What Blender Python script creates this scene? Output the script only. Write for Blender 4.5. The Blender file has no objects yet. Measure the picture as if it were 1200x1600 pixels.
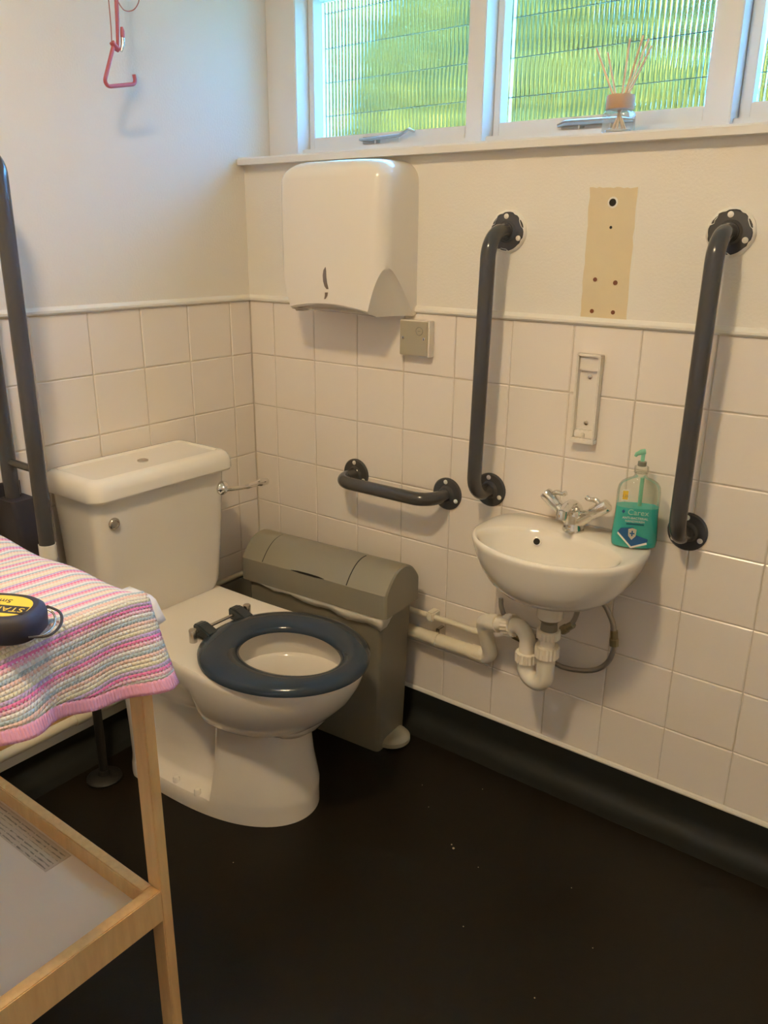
import bpy, bmesh, math, random
from mathutils import Vector, Matrix
random.seed(7)
C = bpy.context.scene.collection
S = bpy.context.scene
PI = math.pi

# ------------------------------------------------------------------ camera
cam_data = bpy.data.cameras.new('camera')
cam_data.sensor_fit = 'VERTICAL'
cam_data.sensor_height = 24.0
cam_data.lens = 19.036
cam_data.clip_start = 0.02
cam = bpy.data.objects.new('camera', cam_data)
C.objects.link(cam)
cam.location = (1.7570, -1.6952, 1.3188)
cam.rotation_euler = (1.24604, -0.009685, 0.644937)
S.camera = cam

# ------------------------------------------------------------------ world, sun, exposure
w = bpy.data.worlds.new('sky'); S.world = w; w.use_nodes = True
bg = w.node_tree.nodes['Background']
bg.inputs[0].default_value = (0.13, 0.40, 1.0, 1)
bg.inputs[1].default_value = 760.0
sun_data = bpy.data.lights.new('sun', 'SUN'); sun_data.energy = 55.0; sun_data.angle = 0.01
sun_data.color = (1.0, 0.86, 0.62)
sun = bpy.data.objects.new('sun', sun_data); C.objects.link(sun)
sun.rotation_euler = (math.radians(52), 0, math.radians(-25))      # over the roof, onto the garden
S.view_settings.view_transform = 'Standard'
S.view_settings.look = 'None'
S.view_settings.gamma = 1.0
S.view_settings.use_curve_mapping = False
S.view_settings.exposure = 0.0
LAMP_STRENGTH = 280.0
LAMP_COLOR = (1.0, 0.76, 0.46)

# ------------------------------------------------------------------ materials
def mat(name, col, rough=0.5, metal=0.0, var=0.0, vscale=8.0, bump=0.0, bscale=60.0, trans=0.0, coat=0.0, spec=0.5, ior=1.45, alpha=1.0):
    m = bpy.data.materials.new(name); m.use_nodes = True
    nt = m.node_tree; p = nt.nodes['Principled BSDF']
    c = (*col, 1)
    p.inputs['Base Color'].default_value = c
    p.inputs['Roughness'].default_value = rough
    p.inputs['Metallic'].default_value = metal
    p.inputs['Transmission Weight'].default_value = trans
    p.inputs['Coat Weight'].default_value = coat
    p.inputs['Specular IOR Level'].default_value = spec
    p.inputs['IOR'].default_value = ior
    p.inputs['Alpha'].default_value = alpha
    tc = nt.nodes.new('ShaderNodeTexCoord')
    n = nt.nodes.new('ShaderNodeTexNoise'); n.inputs['Scale'].default_value = vscale; n.inputs['Detail'].default_value = 4
    nt.links.new(tc.outputs['Object'], n.inputs['Vector'])
    if var > 0:
        mx = nt.nodes.new('ShaderNodeMix'); mx.data_type = 'RGBA'
        mx.inputs[6].default_value = tuple(max(0, x * (1 - var)) for x in col) + (1,)
        mx.inputs[7].default_value = tuple(min(1, x * (1 + var)) for x in col) + (1,)
        nt.links.new(n.outputs['Fac'], mx.inputs[0]); nt.links.new(mx.outputs[2], p.inputs['Base Color'])
    if bump > 0:
        n2 = nt.nodes.new('ShaderNodeTexNoise'); n2.inputs['Scale'].default_value = bscale; n2.inputs['Detail'].default_value = 3
        nt.links.new(tc.outputs['Object'], n2.inputs['Vector'])
        b = nt.nodes.new('ShaderNodeBump'); b.inputs['Strength'].default_value = bump; b.inputs['Distance'].default_value = 0.002
        nt.links.new(n2.outputs['Fac'], b.inputs['Height']); nt.links.new(b.outputs['Normal'], p.inputs['Normal'])
    return m

M = {}
M['plaster'] = mat('painted_plaster', (.83, .79, .72), .6, var=.02, vscale=3, bump=.35, bscale=180)
M['tile'] = mat('glazed_tile', (.86, .79, .72), .22, var=.015, vscale=2, bump=.04, bscale=25)
M['grout'] = mat('grout', (.66, .59, .50), .9, var=.08, vscale=20)
M['trimwhite'] = mat('bullnose_paint', (.82, .79, .72), .4, bump=.15, bscale=40)
M['ceiling'] = mat('ceiling_paint', (.80, .78, .72), .8, bump=.2, bscale=120)
M['frame'] = mat('window_gloss_paint', (.80, .78, .75), .35, var=.02, vscale=5, bump=.06, bscale=30)
M['vinyl'] = mat('black_vinyl', (.0065, .0040, .0014), .45, var=.35, vscale=45, bump=.08, bscale=300, spec=.35)
M['vinylskirt'] = mat('black_vinyl_skirting', (.017, .018, .016), .55, var=.2, vscale=20, spec=.25)
M['ceramic'] = mat('white_ceramic', (.86, .81, .73), .07, var=.01, coat=.5)
M['ceramicpan'] = mat('white_pan_ceramic', (.80, .74, .66), .10, var=.015, coat=.4)
M['plastic'] = mat('white_plastic', (.82, .77, .70), .14, var=.01)
M['pipe'] = mat('cream_pipe_plastic', (.82, .76, .64), .35, var=.06, vscale=15)
M['oldpipe'] = mat('painted_pipe', (.80, .73, .57), .4, var=.06, vscale=15, bump=.1, bscale=50)
M['rail'] = mat('dark_blue_grey_rail', (.062, .061, .062), .20, var=.04, coat=.2)
M['cap'] = mat('white_screw_cap', (.80, .76, .68), .35)
M['chrome'] = mat('chrome', (.80, .78, .74), .07, metal=1.0)
M['steel'] = mat('brushed_steel', (.60, .57, .52), .25, metal=1.0)
M['braid'] = mat('braided_steel', (.42, .38, .32), .35, metal=.85, bump=.6, bscale=700)
M['brass'] = mat('tarnished_brass', (.34, .29, .17), .4, metal=.8)
M['seat'] = mat('navy_seat_plastic', (.026, .040, .062), .16, var=.03)
M['hinge'] = mat('dark_hinge_plastic', (.03, .036, .04), .35)
M['rubber'] = mat('black_rubber', (.035, .033, .03), .6)
M['binlid'] = mat('grey_bin_lid', (.27, .245, .19), .42, var=.03, bump=.06, bscale=400)
M['binbody'] = mat('grey_bin_body', (.235, .21, .16), .42, var=.03, bump=.05, bscale=400)
M['greyvinyl'] = mat('grey_vinyl', (.24, .215, .17), .5, var=.1, vscale=20)
M['blackmetal'] = mat('matt_black_metal', (.010, .009, .008), .5)
M['dark'] = mat('dark_gap', (.02, .018, .015), .8)
M['liner'] = mat('white_bin_liner', (.70, .66, .58), .4, bump=.5, bscale=60)
M['plategrey'] = mat('grey_plate', (.42, .37, .27), .5, var=.02)
M['bare'] = mat('bare_plaster', (.74, .61, .39), .8, var=.06, vscale=15, bump=.15, bscale=60)
M['plug'] = mat('brown_wall_plug', (.20, .07, .03), .7)
M['red'] = mat('red_plastic', (.44, .095, .10), .4, var=.03)
M['redcord'] = mat('red_cord', (.40, .13, .09), .7)
M['wood'] = None
M['shelf'] = mat('white_shelf_board', (.86, .74, .58), .5, var=.03, vscale=4)
M['mat'] = mat('white_changing_mat', (.78, .76, .74), .5)
M['blackplastic'] = mat('black_tape_case', (.030, .025, .028), .6, bump=.1, bscale=200)
M['yellow'] = mat('yellow_print', (.78, .50, .04), .4)
M['reed'] = mat('reed_stick', (.78, .56, .38), .7, var=.1, vscale=30)
M['cork'] = mat('wooden_collar', (.55, .33, .19), .6, var=.1, vscale=25)
M['steelgrey'] = mat('window_stay_metal', (.45, .44, .40), .35, metal=.7)
M['green'] = mat('pump_green', (.25, .60, .42), .35)
M['soap'] = mat('teal_soap', (.07, .60, .56), .12, var=.03, spec=.4)
M['printwhite'] = mat('white_print', (.80, .80, .74), .5)
M['printpale'] = mat('pale_mint_print', (.45, .75, .62), .5)
M['printblue'] = mat('blue_print', (.02, .10, .26), .5)
M['printgold'] = mat('grey_gold_print', (.52, .48, .38), .5)
M['printteal'] = mat('dark_teal_print', (.01, .15, .19), .5)
M['clearcap'] = mat('grey_pump_ring', (.22, .22, .17), .4)
M['pale'] = mat('pale_crumbs', (.6, .5, .38), .8)
M['skyblock'] = mat('sky_block_render', (.7, .68, .62), .8, var=.05)
M['garden'] = mat('garden_ground', (.10, .14, .05), .9, var=.3, vscale=5)

def wood_mat():
    m = bpy.data.materials.new('beech_wood'); m.use_nodes = True
    nt = m.node_tree; p = nt.nodes['Principled BSDF']; p.inputs['Roughness'].default_value = .5
    tc = nt.nodes.new('ShaderNodeTexCoord'); mp = nt.nodes.new('ShaderNodeMapping')
    mp.inputs['Scale'].default_value = (22, 22, 3)
    n = nt.nodes.new('ShaderNodeTexNoise'); n.inputs['Scale'].default_value = 4; n.inputs['Detail'].default_value = 6
    r = nt.nodes.new('ShaderNodeValToRGB')
    r.color_ramp.elements[0].position = .3; r.color_ramp.elements[0].color = (.66, .35, .115, 1)
    r.color_ramp.elements[1].position = .75; r.color_ramp.elements[1].color = (.78, .45, .16, 1)
    nt.links.new(tc.outputs['Object'], mp.inputs['Vector']); nt.links.new(mp.outputs['Vector'], n.inputs['Vector'])
    nt.links.new(n.outputs['Fac'], r.inputs['Fac']); nt.links.new(r.outputs['Color'], p.inputs['Base Color'])
    return m
M['wood'] = wood_mat()

def clear_mat(name, tint, gloss=.10):
    m = bpy.data.materials.new(name); m.use_nodes = True
    nt = m.node_tree; nt.nodes.clear()
    out = nt.nodes.new('ShaderNodeOutputMaterial'); mix = nt.nodes.new('ShaderNodeMixShader')
    t = nt.nodes.new('ShaderNodeBsdfTransparent'); t.inputs[0].default_value = (*tint, 1)
    g = nt.nodes.new('ShaderNodeBsdfGlossy'); g.inputs['Roughness'].default_value = .06
    lw = nt.nodes.new('ShaderNodeLayerWeight'); lw.inputs['Blend'].default_value = .25
    mul = nt.nodes.new('ShaderNodeMath'); mul.operation = 'MULTIPLY_ADD'; mul.inputs[1].default_value = .5; mul.inputs[2].default_value = gloss * .4
    nt.links.new(lw.outputs['Fresnel'], mul.inputs[0]); nt.links.new(mul.outputs[0], mix.inputs[0])
    nt.links.new(t.outputs[0], mix.inputs[1]); nt.links.new(g.outputs[0], mix.inputs[2]); nt.links.new(mix.outputs[0], out.inputs[0])
    return m
M['clear'] = clear_mat('clear_bottle_plastic', (.95, .96, .92))
M['jar'] = clear_mat('clear_diffuser_glass', (.93, .95, .94), .2)
def glass_mat():
    m = bpy.data.materials.new('reeded_glass'); m.use_nodes = True
    nt = m.node_tree; nt.nodes.clear()
    out = nt.nodes.new('ShaderNodeOutputMaterial')
    g = nt.nodes.new('ShaderNodeBsdfGlass'); g.inputs['IOR'].default_value = 1.45; g.inputs['Roughness'].default_value = .04
    g.inputs['Color'].default_value = (.93, .97, .94, 1)
    nt.links.new(g.outputs[0], out.inputs[0])
    return m
M['glass'] = glass_mat()
def leaf_mat():
    m = bpy.data.materials.new('garden_leaves'); m.use_nodes = True
    nt = m.node_tree; p = nt.nodes['Principled BSDF']; p.inputs['Roughness'].default_value = .8; p.inputs['Specular IOR Level'].default_value = 0.0
    tc = nt.nodes.new('ShaderNodeTexCoord')
    n = nt.nodes.new('ShaderNodeTexNoise'); n.inputs['Scale'].default_value = 1.6; n.inputs['Detail'].default_value = 5
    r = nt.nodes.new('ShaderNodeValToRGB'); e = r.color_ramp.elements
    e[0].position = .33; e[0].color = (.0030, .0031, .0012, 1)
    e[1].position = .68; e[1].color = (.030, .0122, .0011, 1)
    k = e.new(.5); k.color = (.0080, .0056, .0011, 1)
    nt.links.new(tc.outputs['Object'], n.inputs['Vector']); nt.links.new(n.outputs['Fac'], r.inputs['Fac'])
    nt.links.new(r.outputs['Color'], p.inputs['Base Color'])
    return m
M['leaf'] = leaf_mat()
def emit_mat():
    m = bpy.data.materials.new('lit_diffuser'); m.use_nodes = True
    nt = m.node_tree; nt.nodes.clear()
    out = nt.nodes.new('ShaderNodeOutputMaterial'); e = nt.nodes.new('ShaderNodeEmission')
    e.inputs[0].default_value = (*LAMP_COLOR, 1); e.inputs[1].default_value = LAMP_STRENGTH
    nt.links.new(e.outputs[0], out.inputs[0]); return m
M['emit'] = emit_mat()

# ------------------------------------------------------------------ mesh helpers
class MB:
    def __init__(s): s.v = []; s.f = []
    def add(s, vs, fs):
        o = len(s.v); s.v += [tuple(x) for x in vs]; s.f += [tuple(i + o for i in f) for f in fs]; return s
    def box(s, a, b):
        x0, y0, z0 = a; x1, y1, z1 = b
        return s.add([(x0,y0,z0),(x1,y0,z0),(x1,y1,z0),(x0,y1,z0),(x0,y0,z1),(x1,y0,z1),(x1,y1,z1),(x0,y1,z1)],
                     [(0,3,2,1),(4,5,6,7),(0,1,5,4),(1,2,6,5),(2,3,7,6),(3,0,4,7)])
    def loft(s, rings, cap0=True, cap1=True, closed=True):
        n = len(rings[0]); vs = [p for r in rings for p in r]; fs = []
        for i in range(len(rings) - 1):
            for j in range(n if closed else n - 1):
                k = (j + 1) % n
                fs.append((i*n+j, i*n+k, (i+1)*n+k, (i+1)*n+j))
        if cap0: fs.append(tuple(range(n - 1, -1, -1)))
        if cap1: fs.append(tuple((len(rings)-1)*n + j for j in range(n)))
        return s.add(vs, fs)
    def tube(s, pts, r, n=14, cap=True):
        pts = [Vector(p) for p in pts]; rs = r if isinstance(r, (list, tuple)) else [r] * len(pts)
        rings = []; prev = None
        for i, p in enumerate(pts):
            if i == 0: t = pts[1] - p
            elif i == len(pts) - 1: t = p - pts[i-1]
            else: t = (pts[i+1] - p).normalized() + (p - pts[i-1]).normalized()
            t.normalize()
            if prev is None:
                a = Vector((0, 0, 1)) if abs(t.z) < .9 else Vector((1, 0, 0))
                u = t.cross(a).normalized()
            else:
                u = (prev - t * prev.dot(t)).normalized()
            prev = u; v = t.cross(u)
            rings.append([p + (u * math.cos(2*PI*k/n) + v * math.sin(2*PI*k/n)) * rs[i] for k in range(n)])
        return s.loft(rings, cap, cap)
    def cyl(s, a, b, r, n=20): return s.tube([a, b], r, n)
    def lathe(s, c, axis, prof, n=28):
        """prof: list of (radius, distance along axis) from c"""
        ax = Vector(axis).normalized(); a = Vector((0, 0, 1)) if abs(ax.z) < .9 else Vector((1, 0, 0))
        u = ax.cross(a).normalized(); v = ax.cross(u); c = Vector(c)
        rings = [[c + ax * d + (u * math.cos(2*PI*k/n) + v * math.sin(2*PI*k/n)) * max(r, 1e-5) for k in range(n)] for r, d in prof]
        return s.loft(rings, True, True)
    def build(s, name, m, parent=None, smooth=None, bevel=0, seg=2, solid=0):
        me = bpy.data.meshes.new(name); me.from_pydata(s.v, [], s.f)
        bm = bmesh.new(); bm.from_mesh(me)
        bmesh.ops.remove_doubles(bm, verts=bm.verts, dist=1e-6)
        bmesh.ops.recalc_face_normals(bm, faces=bm.faces)
        if bevel: bmesh.ops.bevel(bm, geom=bm.edges[:], offset=bevel, segments=seg, affect='EDGES', clamp_overlap=True)
        bm.to_mesh(me); bm.free()
        if smooth is not None:
            for p in me.polygons: p.use_smooth = True
            me.set_sharp_from_angle(angle=math.radians(smooth))
        o = bpy.data.objects.new(name, me); C.objects.link(o)
        if m: me.materials.append(M[m] if isinstance(m, str) else m)
        if parent: o.parent = parent
        return o

def fillet(pts, rad, seg=8):
    pts = [Vector(p) for p in pts]; out = [pts[0]]
    for i in range(1, len(pts) - 1):
        a, b, c = pts[i-1], pts[i], pts[i+1]
        d1 = (a - b).normalized(); d2 = (c - b).normalized()
        ang = d1.angle(d2); t = rad / math.tan(ang / 2)
        p1 = b + d1 * t; p2 = b + d2 * t
        n = (d1 + d2).normalized(); ctr = b + n * (rad / math.sin(ang / 2))
        v1 = p1 - ctr; v2 = p2 - ctr; om = v1.angle(v2)
        for k in range(seg + 1):
            q = k / seg
            out.append(ctr + (v1 * math.sin((1-q)*om) + v2 * math.sin(q*om)) / math.sin(om))
    out.append(pts[-1]); return out
def smoothpath(pts, sub=6):
    pts = [Vector(p) for p in pts]; P = [2*pts[0]-pts[1]] + pts + [2*pts[-1]-pts[-2]]; out = []
    for i in range(1, len(P) - 2):
        for k in range(sub):
            t = k / sub; a, b, c, d = P[i-1], P[i], P[i+1], P[i+2]
            out.append(.5*((2*b) + (c-a)*t + (2*a-5*b+4*c-d)*t*t + (3*b-a-3*c+d)*t**3))
    out.append(pts[-1]); return out
def rrect(cx, cy, hx, hy, r, n=6):
    out = []
    for qx, qy, a0 in ((1,1,0),(-1,1,PI/2),(-1,-1,PI),(1,-1,3*PI/2)):
        for k in range(n + 1):
            a = a0 + PI/2*k/n
            out.append((cx + qx*(hx-r) + r*math.cos(a), cy + qy*(hy-r) + r*math.sin(a)))
    return out
def tag(o, label, cat=None, group=None, kind=None):
    if label: o['label'] = label
    if cat: o['category'] = cat
    if group: o['group'] = group
    if kind: o['kind'] = kind
    return o
def empty(name, loc=(0,0,0), rz=0.0, parent=None):
    o = bpy.data.objects.new(name, None); C.objects.link(o); o.location = loc; o.rotation_euler = (0,0,rz)
    o.empty_display_size = .05
    if parent: o.parent = parent
    return o
def thing(name, label, cat, loc=(0,0,0), rz=0.0, group=None): return tag(empty(name, loc, rz), label, cat, group)
def struct(o, label=None): return tag(o, label, None, None, 'structure')
def text(name, body, size, m, parent, loc, rot, extrude=.0002, align='CENTER'):
    cu = bpy.data.curves.new(name, 'FONT'); cu.body = body; cu.size = size; cu.extrude = extrude; cu.align_x = align; cu.align_y = 'CENTER'
    cu.materials.append(M[m]); o = bpy.data.objects.new(name, cu); C.objects.link(o); o.parent = parent
    o.location = loc; o.rotation_euler = rot
    bpy.context.view_layer.update()
    me = bpy.data.meshes.new_from_object(o.evaluated_get(bpy.context.evaluated_depsgraph_get()))
    bpy.data.objects.remove(o, do_unlink=True)
    o = bpy.data.objects.new(name, me); C.objects.link(o); o.parent = parent
    o.location = loc; o.rotation_euler = rot; return o
def boolean_cut(o, cutters):
    for c in cutters:
        md = o.modifiers.new('cut', 'BOOLEAN'); md.operation = 'DIFFERENCE'; md.object = c; md.solver = 'EXACT'
    dg = bpy.context.evaluated_depsgraph_get()
    me = bpy.data.meshes.new_from_object(o.evaluated_get(dg))
    o.modifiers.clear(); o.data = me
    for p in me.polygons: p.use_smooth = True
    me.set_sharp_from_angle(angle=math.radians(38))
    for c in cutters: bpy.data.objects.remove(c, do_unlink=True)

# ------------------------------------------------------------------ room shell
XR, YF, ZC = 2.45, -2.35, 2.42
TT = 1.147           # top of tiling
fl = struct(MB().box((-.15, YF-.15, -.1), (XR+.15, .15, 0)).build('floor', 'vinyl'), 'black vinyl floor with fine pale flecks')
struct(MB().box((-.15, YF-.15, ZC), (XR+.15, .3, ZC+.1)).build('ceiling', 'ceiling'), 'plain white painted ceiling')
# wall under the window: grout plane behind the tiles, plaster flush with the tile faces above
prof = [(.0025, 0), (.0025, TT), (0, TT), (0, 1.503), (.25, 1.503), (.25, 0)]
def wall_mats(o, testfn):
    o.data.materials.append(M['grout'])
    for p in o.data.polygons:
        if testfn(p.center, p.normal): p.material_index = 1
wb = MB().loft([[(x, y, z) for y, z in prof] for x in (-.15, XR+.15)]).build('wall_back', 'plaster')
wall_mats(wb, lambda c, n: abs(c.y - .0025) < 1e-4 and c.z < TT)
struct(wb, 'white wall below the window, tiled on its lower half')
wl = MB().loft([[(x, y, z) for x, z in [(-.0025, 0), (-.0025, TT), (0, TT), (0, ZC), (-.15, ZC), (-.15, 0)]] for y in (.25, YF-.15)]).build('wall_left', 'plaster')
wall_mats(wl, lambda c, n: abs(c.x + .0025) < 1e-4 and c.z < TT)
struct(wl, 'white wall behind the toilet, tiled on its lower half')
struct(MB().box((XR, YF-.15, 0), (XR+.15, .25, ZC)).build('wall_right', 'plaster'), 'plain painted wall')
struct(MB().box((-.15, YF-.15, 0), (XR, YF, ZC)).build('wall_front', 'plaster'), 'plain painted wall')
struct(MB().box((0, 0, 1.985), (XR, .25, ZC)).build('trim_9', 'plaster'), 'painted lintel over the window')

# tiles, one object each, sharing mesh data
PX, PZ = .152, .1493
ROWZ = [TT] + [.1 + (7-r)*PZ for r in range(1, 7)] + [.107]
tile_cache = {}
def tile_mesh(wd, ht):
    key = (round(wd, 4), round(ht, 4))
    if key not in tile_cache:
        b = .0022; d = .006
        m = MB()
        h = [(0,0),(wd,0),(wd,ht),(0,ht)]
        fr = [(b,b),(wd-b,b),(wd-b,ht-b),(b,ht-b)]
        m.loft([[(x, d, z) for x, z in h], [(x, b*.7, z) for x, z in h], [(x, 0, z) for x, z in fr]], False, True)
        o = m.build('tile', 'tile'); tile_cache[key] = o.data; bpy.data.objects.remove(o)
    return tile_cache[key]
G = .0022
def place_tile(parent, mesh, loc, rz):
    o = bpy.data.objects.new('tile', mesh); C.objects.link(o); o.parent = parent
    j = random.uniform
    o.location = (loc[0], loc[1], loc[2]); o.rotation_euler = (j(-.004, .004), j(-.003, .003), rz + j(-.004, .004))
xs = [0.0] + [.0918 + PX*i for i in range(0, 14)]
ysl = [0.0] + [.0771 + PX*i for i in range(0, 10)]
for r in range(7):
    zt, zb = ROWZ[r], ROWZ[r+1]
    for i in range(len(xs)-1):
        place_tile(wb, tile_mesh(xs[i+1]-xs[i]-G, zt-zb-G), (xs[i]+G/2, 0, zb+G/2), 0)
    for i in range(len(ysl)-1):
        # local x runs along -y on the left wall's face (towards the corner when turned)
        place_tile(wl, tile_mesh(ysl[i+1]-ysl[i]-G, zt-zb-G), (0, -ysl[i+1]+G/2, zb+G/2), PI/2)
# bullnose strip over the tiling, beads and skirting
def extr(name, prof, a, b, axis, m, smooth=30, lab=None):
    mb = MB()
    if axis == 'x': rings = [[(t, u, v) for u, v in prof] for t in (a, b)]
    else: rings = [[(u, t, v) for u, v in prof] for t in (a, b)]
    return struct(mb.loft(rings).build(name, m, smooth=smooth), lab)
bn = [(.001, TT-.001), (-.004, TT-.001), (-.008, TT+.003), (-.008, TT+.008), (-.004, TT+.014), (.001, TT+.017)]
extr('trim_1', bn, 0, XR, 'x', 'trimwhite', lab='painted strip along the top of the tiles under the window')
extr('trim_2', [(-y, z) for y, z in bn], 0, -1.6, 'y', 'trimwhite', lab='painted strip along the top of the tiles behind the toilet')
def cove(h, R=.050, n=10):
    pts = [(.0025, 0), (.0025, h), (-.004, h)]
    for k in range(n+1):
        a = PI/2*k/n
        pts.append((-.004-R+R*math.cos(a), .0015+R-R*math.sin(a)))
    pts.append((-.004-R-.02, .0005)); pts.append((-.004-R-.02, 0))
    return pts
extr('baseboard_back', cove(.098), -.0, XR, 'x', 'vinylskirt', 50, 'black coved vinyl skirting under the tiled window wall')
extr('baseboard_left', [(-y, z) for y, z in cove(.070)], 0, YF, 'y', 'vinylskirt', 50, 'black coved vinyl skirting under the wall behind the toilet')
extr('trim_3', [(.002, .098), (-.006, .098), (-.007, .102), (-.005, .107), (.002, .108)], 0, XR, 'x', 'trimwhite', lab='white bead between the black skirting and the tiles')
extr('trim_4', [(-.002, .070), (.005, .070), (.005, .108), (-.002, .112)], 0, -1.6, 'y', 'trimwhite', lab='white painted strip above the black skirting')
# low vinyl-clad pipe boxing in the corner behind the bin
struct(MB().box((-.002, -.31, 0), (.022, -.002, .322)).build('trim_5', M['greyvinyl'], bevel=.002), 'dark vinyl-clad boxing low in the corner')
struct(MB().tube([(.016, -.31, .330), (.016, -.002, .332)], .008, 10).build('trim_6', 'oldpipe', smooth=40), 'thin white bead on top of the corner boxing')

# bare patch where something was removed, with plugged holes
patch = []
random.seed(3)
for x, z in [(1.013,1.423),(1.114,1.420),(1.117,1.161),(1.016,1.160)]: patch.append((x, z))
def rough_edge(pts, n=14, amp=.0016):
    out = []
    for i in range(len(pts)):
        a, b = pts[i], pts[(i+1) % len(pts)]
        for k in range(n):
            t = k/n; out.append((a[0]+(b[0]-a[0])*t + random.uniform(-amp, amp), a[1]+(b[1]-a[1])*t + random.uniform(-amp, amp)))
    return out
pe = rough_edge(patch)
po = MB().loft([[(x, .001, z) for x, z in pe], [(x, -.0006, z) for x, z in pe]]).build('bare_patch', 'bare', wb)
rim = rough_edge([(1.009,1.428),(1.118,1.425),(1.121,1.157),(1.012,1.156)], 14, .003)
MB().loft([[(x, .001, z) for x, z in rim], [(x, -.0004, z) for x, z in rim]]).build('paint_ridge', 'trimwhite', wb)
for x, z, r, m in ((1.065,1.393,.0075,'dark'),(1.066,1.345,.003,'dark'),(1.042,1.241,.0045,'plug'),(1.087,1.236,.005,'plug'),(1.041,1.176,.0045,'plug'),(1.088,1.176,.0045,'plug')):
    MB().lathe((x, -.0004, z), (0,-1,0), [(r*1.5, 0), (r*1.5, .0006), (r*.95, .0008)], 14).build('filler_ring', 'trimwhite' if r > .006 else 'bare', po, 40)
    MB().lathe((x, -.0008, z), (0,-1,0), [(r, 0), (r, .0009), (r*.6, .0010)], 12).build('screw_hole', m, po, 40)

# ------------------------------------------------------------------ window
sill = MB().loft([[(x, y, z) for y, z in [(-.030,1.503),(-.030,1.517),(-.026,1.5215),(.165,1.5225),(.165,1.503)]] for x in (.004, XR)]).build('trim_8', 'frame', smooth=40)
struct(sill, 'white painted window sill board')
YW, YS, YG = .10, .15, .183
fr = struct(empty('trim_7'), 'white painted fixed window frame')
def post(x0, x1, name): MB().box((x0, YW, 1.5225), (x1, .215, 1.985)).build(name, 'frame', fr, bevel=.002)
post(0, .107, 'jamb'); post(.645, .688, 'mullion'); post(1.204, 1.246, 'mullion'); post(1.76, 1.80, 'mullion'); post(2.33, XR, 'jamb')
MB().box((.107, YW+.02, 1.5225), (2.33, .215, 1.549)).build('bottom_rail', 'frame', fr, bevel=.002)
MB().box((.107, YW, 1.945), (2.33, .215, 1.985)).build('head', 'frame', fr, bevel=.002)
def reeded(x0, x1, z0, z1, pitch=.0112, amp=.0030):
    n = round((x1-x0)/pitch); p = (x1-x0)/n; k = 8
    front = []
    for i in range(n*k + 1):
        x = x0 + (x1-x0)*i/(n*k); ph = (i % k)/k
        front.append((x, -amp*abs(math.sin(PI*i/k))))
    m = MB(); nn = len(front)
    ring = lambda z: [(x, YG+y, z) for x, y in front] + [(x1, YG+.004, z), (x0, YG+.004, z)]
    m.loft([ring(z0), ring(z1)])
    return m
def window(n, ox0, ox1, ix0, ix1, lab):
    wdw = struct(empty('window_%d' % n), lab)
    z0, z1, t0, t1 = 1.551, 1.943, 1.580, 1.912
    a = YS; b = YS+.045
    MB().box((ox0, a, z0), (ix0, b, z1)).build('stile', 'frame', wdw, bevel=.0015)
    MB().box((ix1, a, z0), (ox1, b, z1)).build('stile', 'frame', wdw, bevel=.0015)
    MB().box((ix0, a, z0), (ix1, b, t0)).build('rail', 'frame', wdw, bevel=.0015)
    MB().box((ix0, a, t1), (ix1, b, z1)).build('rail', 'frame', wdw, bevel=.0015)
    g = reeded(ix0+.0005, ix1-.0005, t0, t1).build('pane', 'glass', wdw, 50)
    z = t0 + .058
    while z < t1 - .02:
        MB().tube([(ix0, YG+.0105, z), (ix1, YG+.0105, z+.002)], .0011, 6).build('glass_wire', 'rubber', wdw, 40)
        z += .083
    return wdw
w1 = window(1, .108, .644, .127, .612, 'ribbed wired glass casement nearest the room corner')
w2 = window(2, .689, 1.203, .706, 1.178, 'ribbed wired glass casement behind the reed diffuser')
w3 = window(3, 1.247, 1.759, 1.270, 1.735, 'ribbed wired glass casement beyond the second mullion')
w4 = window(4, 1.801, 2.329, 1.823, 2.305, 'ribbed wired glass casement at the end of the row')
def stay(wdw, x0, x1, style):
    y = YS - .010
    o = MB()
    if style == 0:
        o.tube([(x0, y, 1.566), (x0+.02, y-.004, 1.5635), (x1-.05, y-.004, 1.5680), (x1-.015, y-.010, 1.580), (x1, y-.006, 1.5735)], [.003,.0042,.0042,.0042,.003], 8)
    else:
        o.tube([(x0, y, 1.5625), (x0+.02, y-.002, 1.5660), (x1-.03, y-.002, 1.5645), (x1, y, 1.562)], [.004,.007,.007,.004], 8)
    s = o.build('window_stay', 'steelgrey', wdw, 40)
    MB().box((x0+.005, YS-.004, 1.555), (x0+.06, YS+.0005, 1.572)).build('stay_plate', 'steelgrey', s, bevel=.001)
    for q in (.3, .72):
        x = x0 + (x1-x0)*q
        MB().cyl((x, y-.003, 1.552), (x, y-.003, 1.568), .0022, 8).build('stay_pin', 'frame', s, 40)
stay(w1, .293, .474, 0); stay(w2, .862, 1.037, 1)

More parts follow.
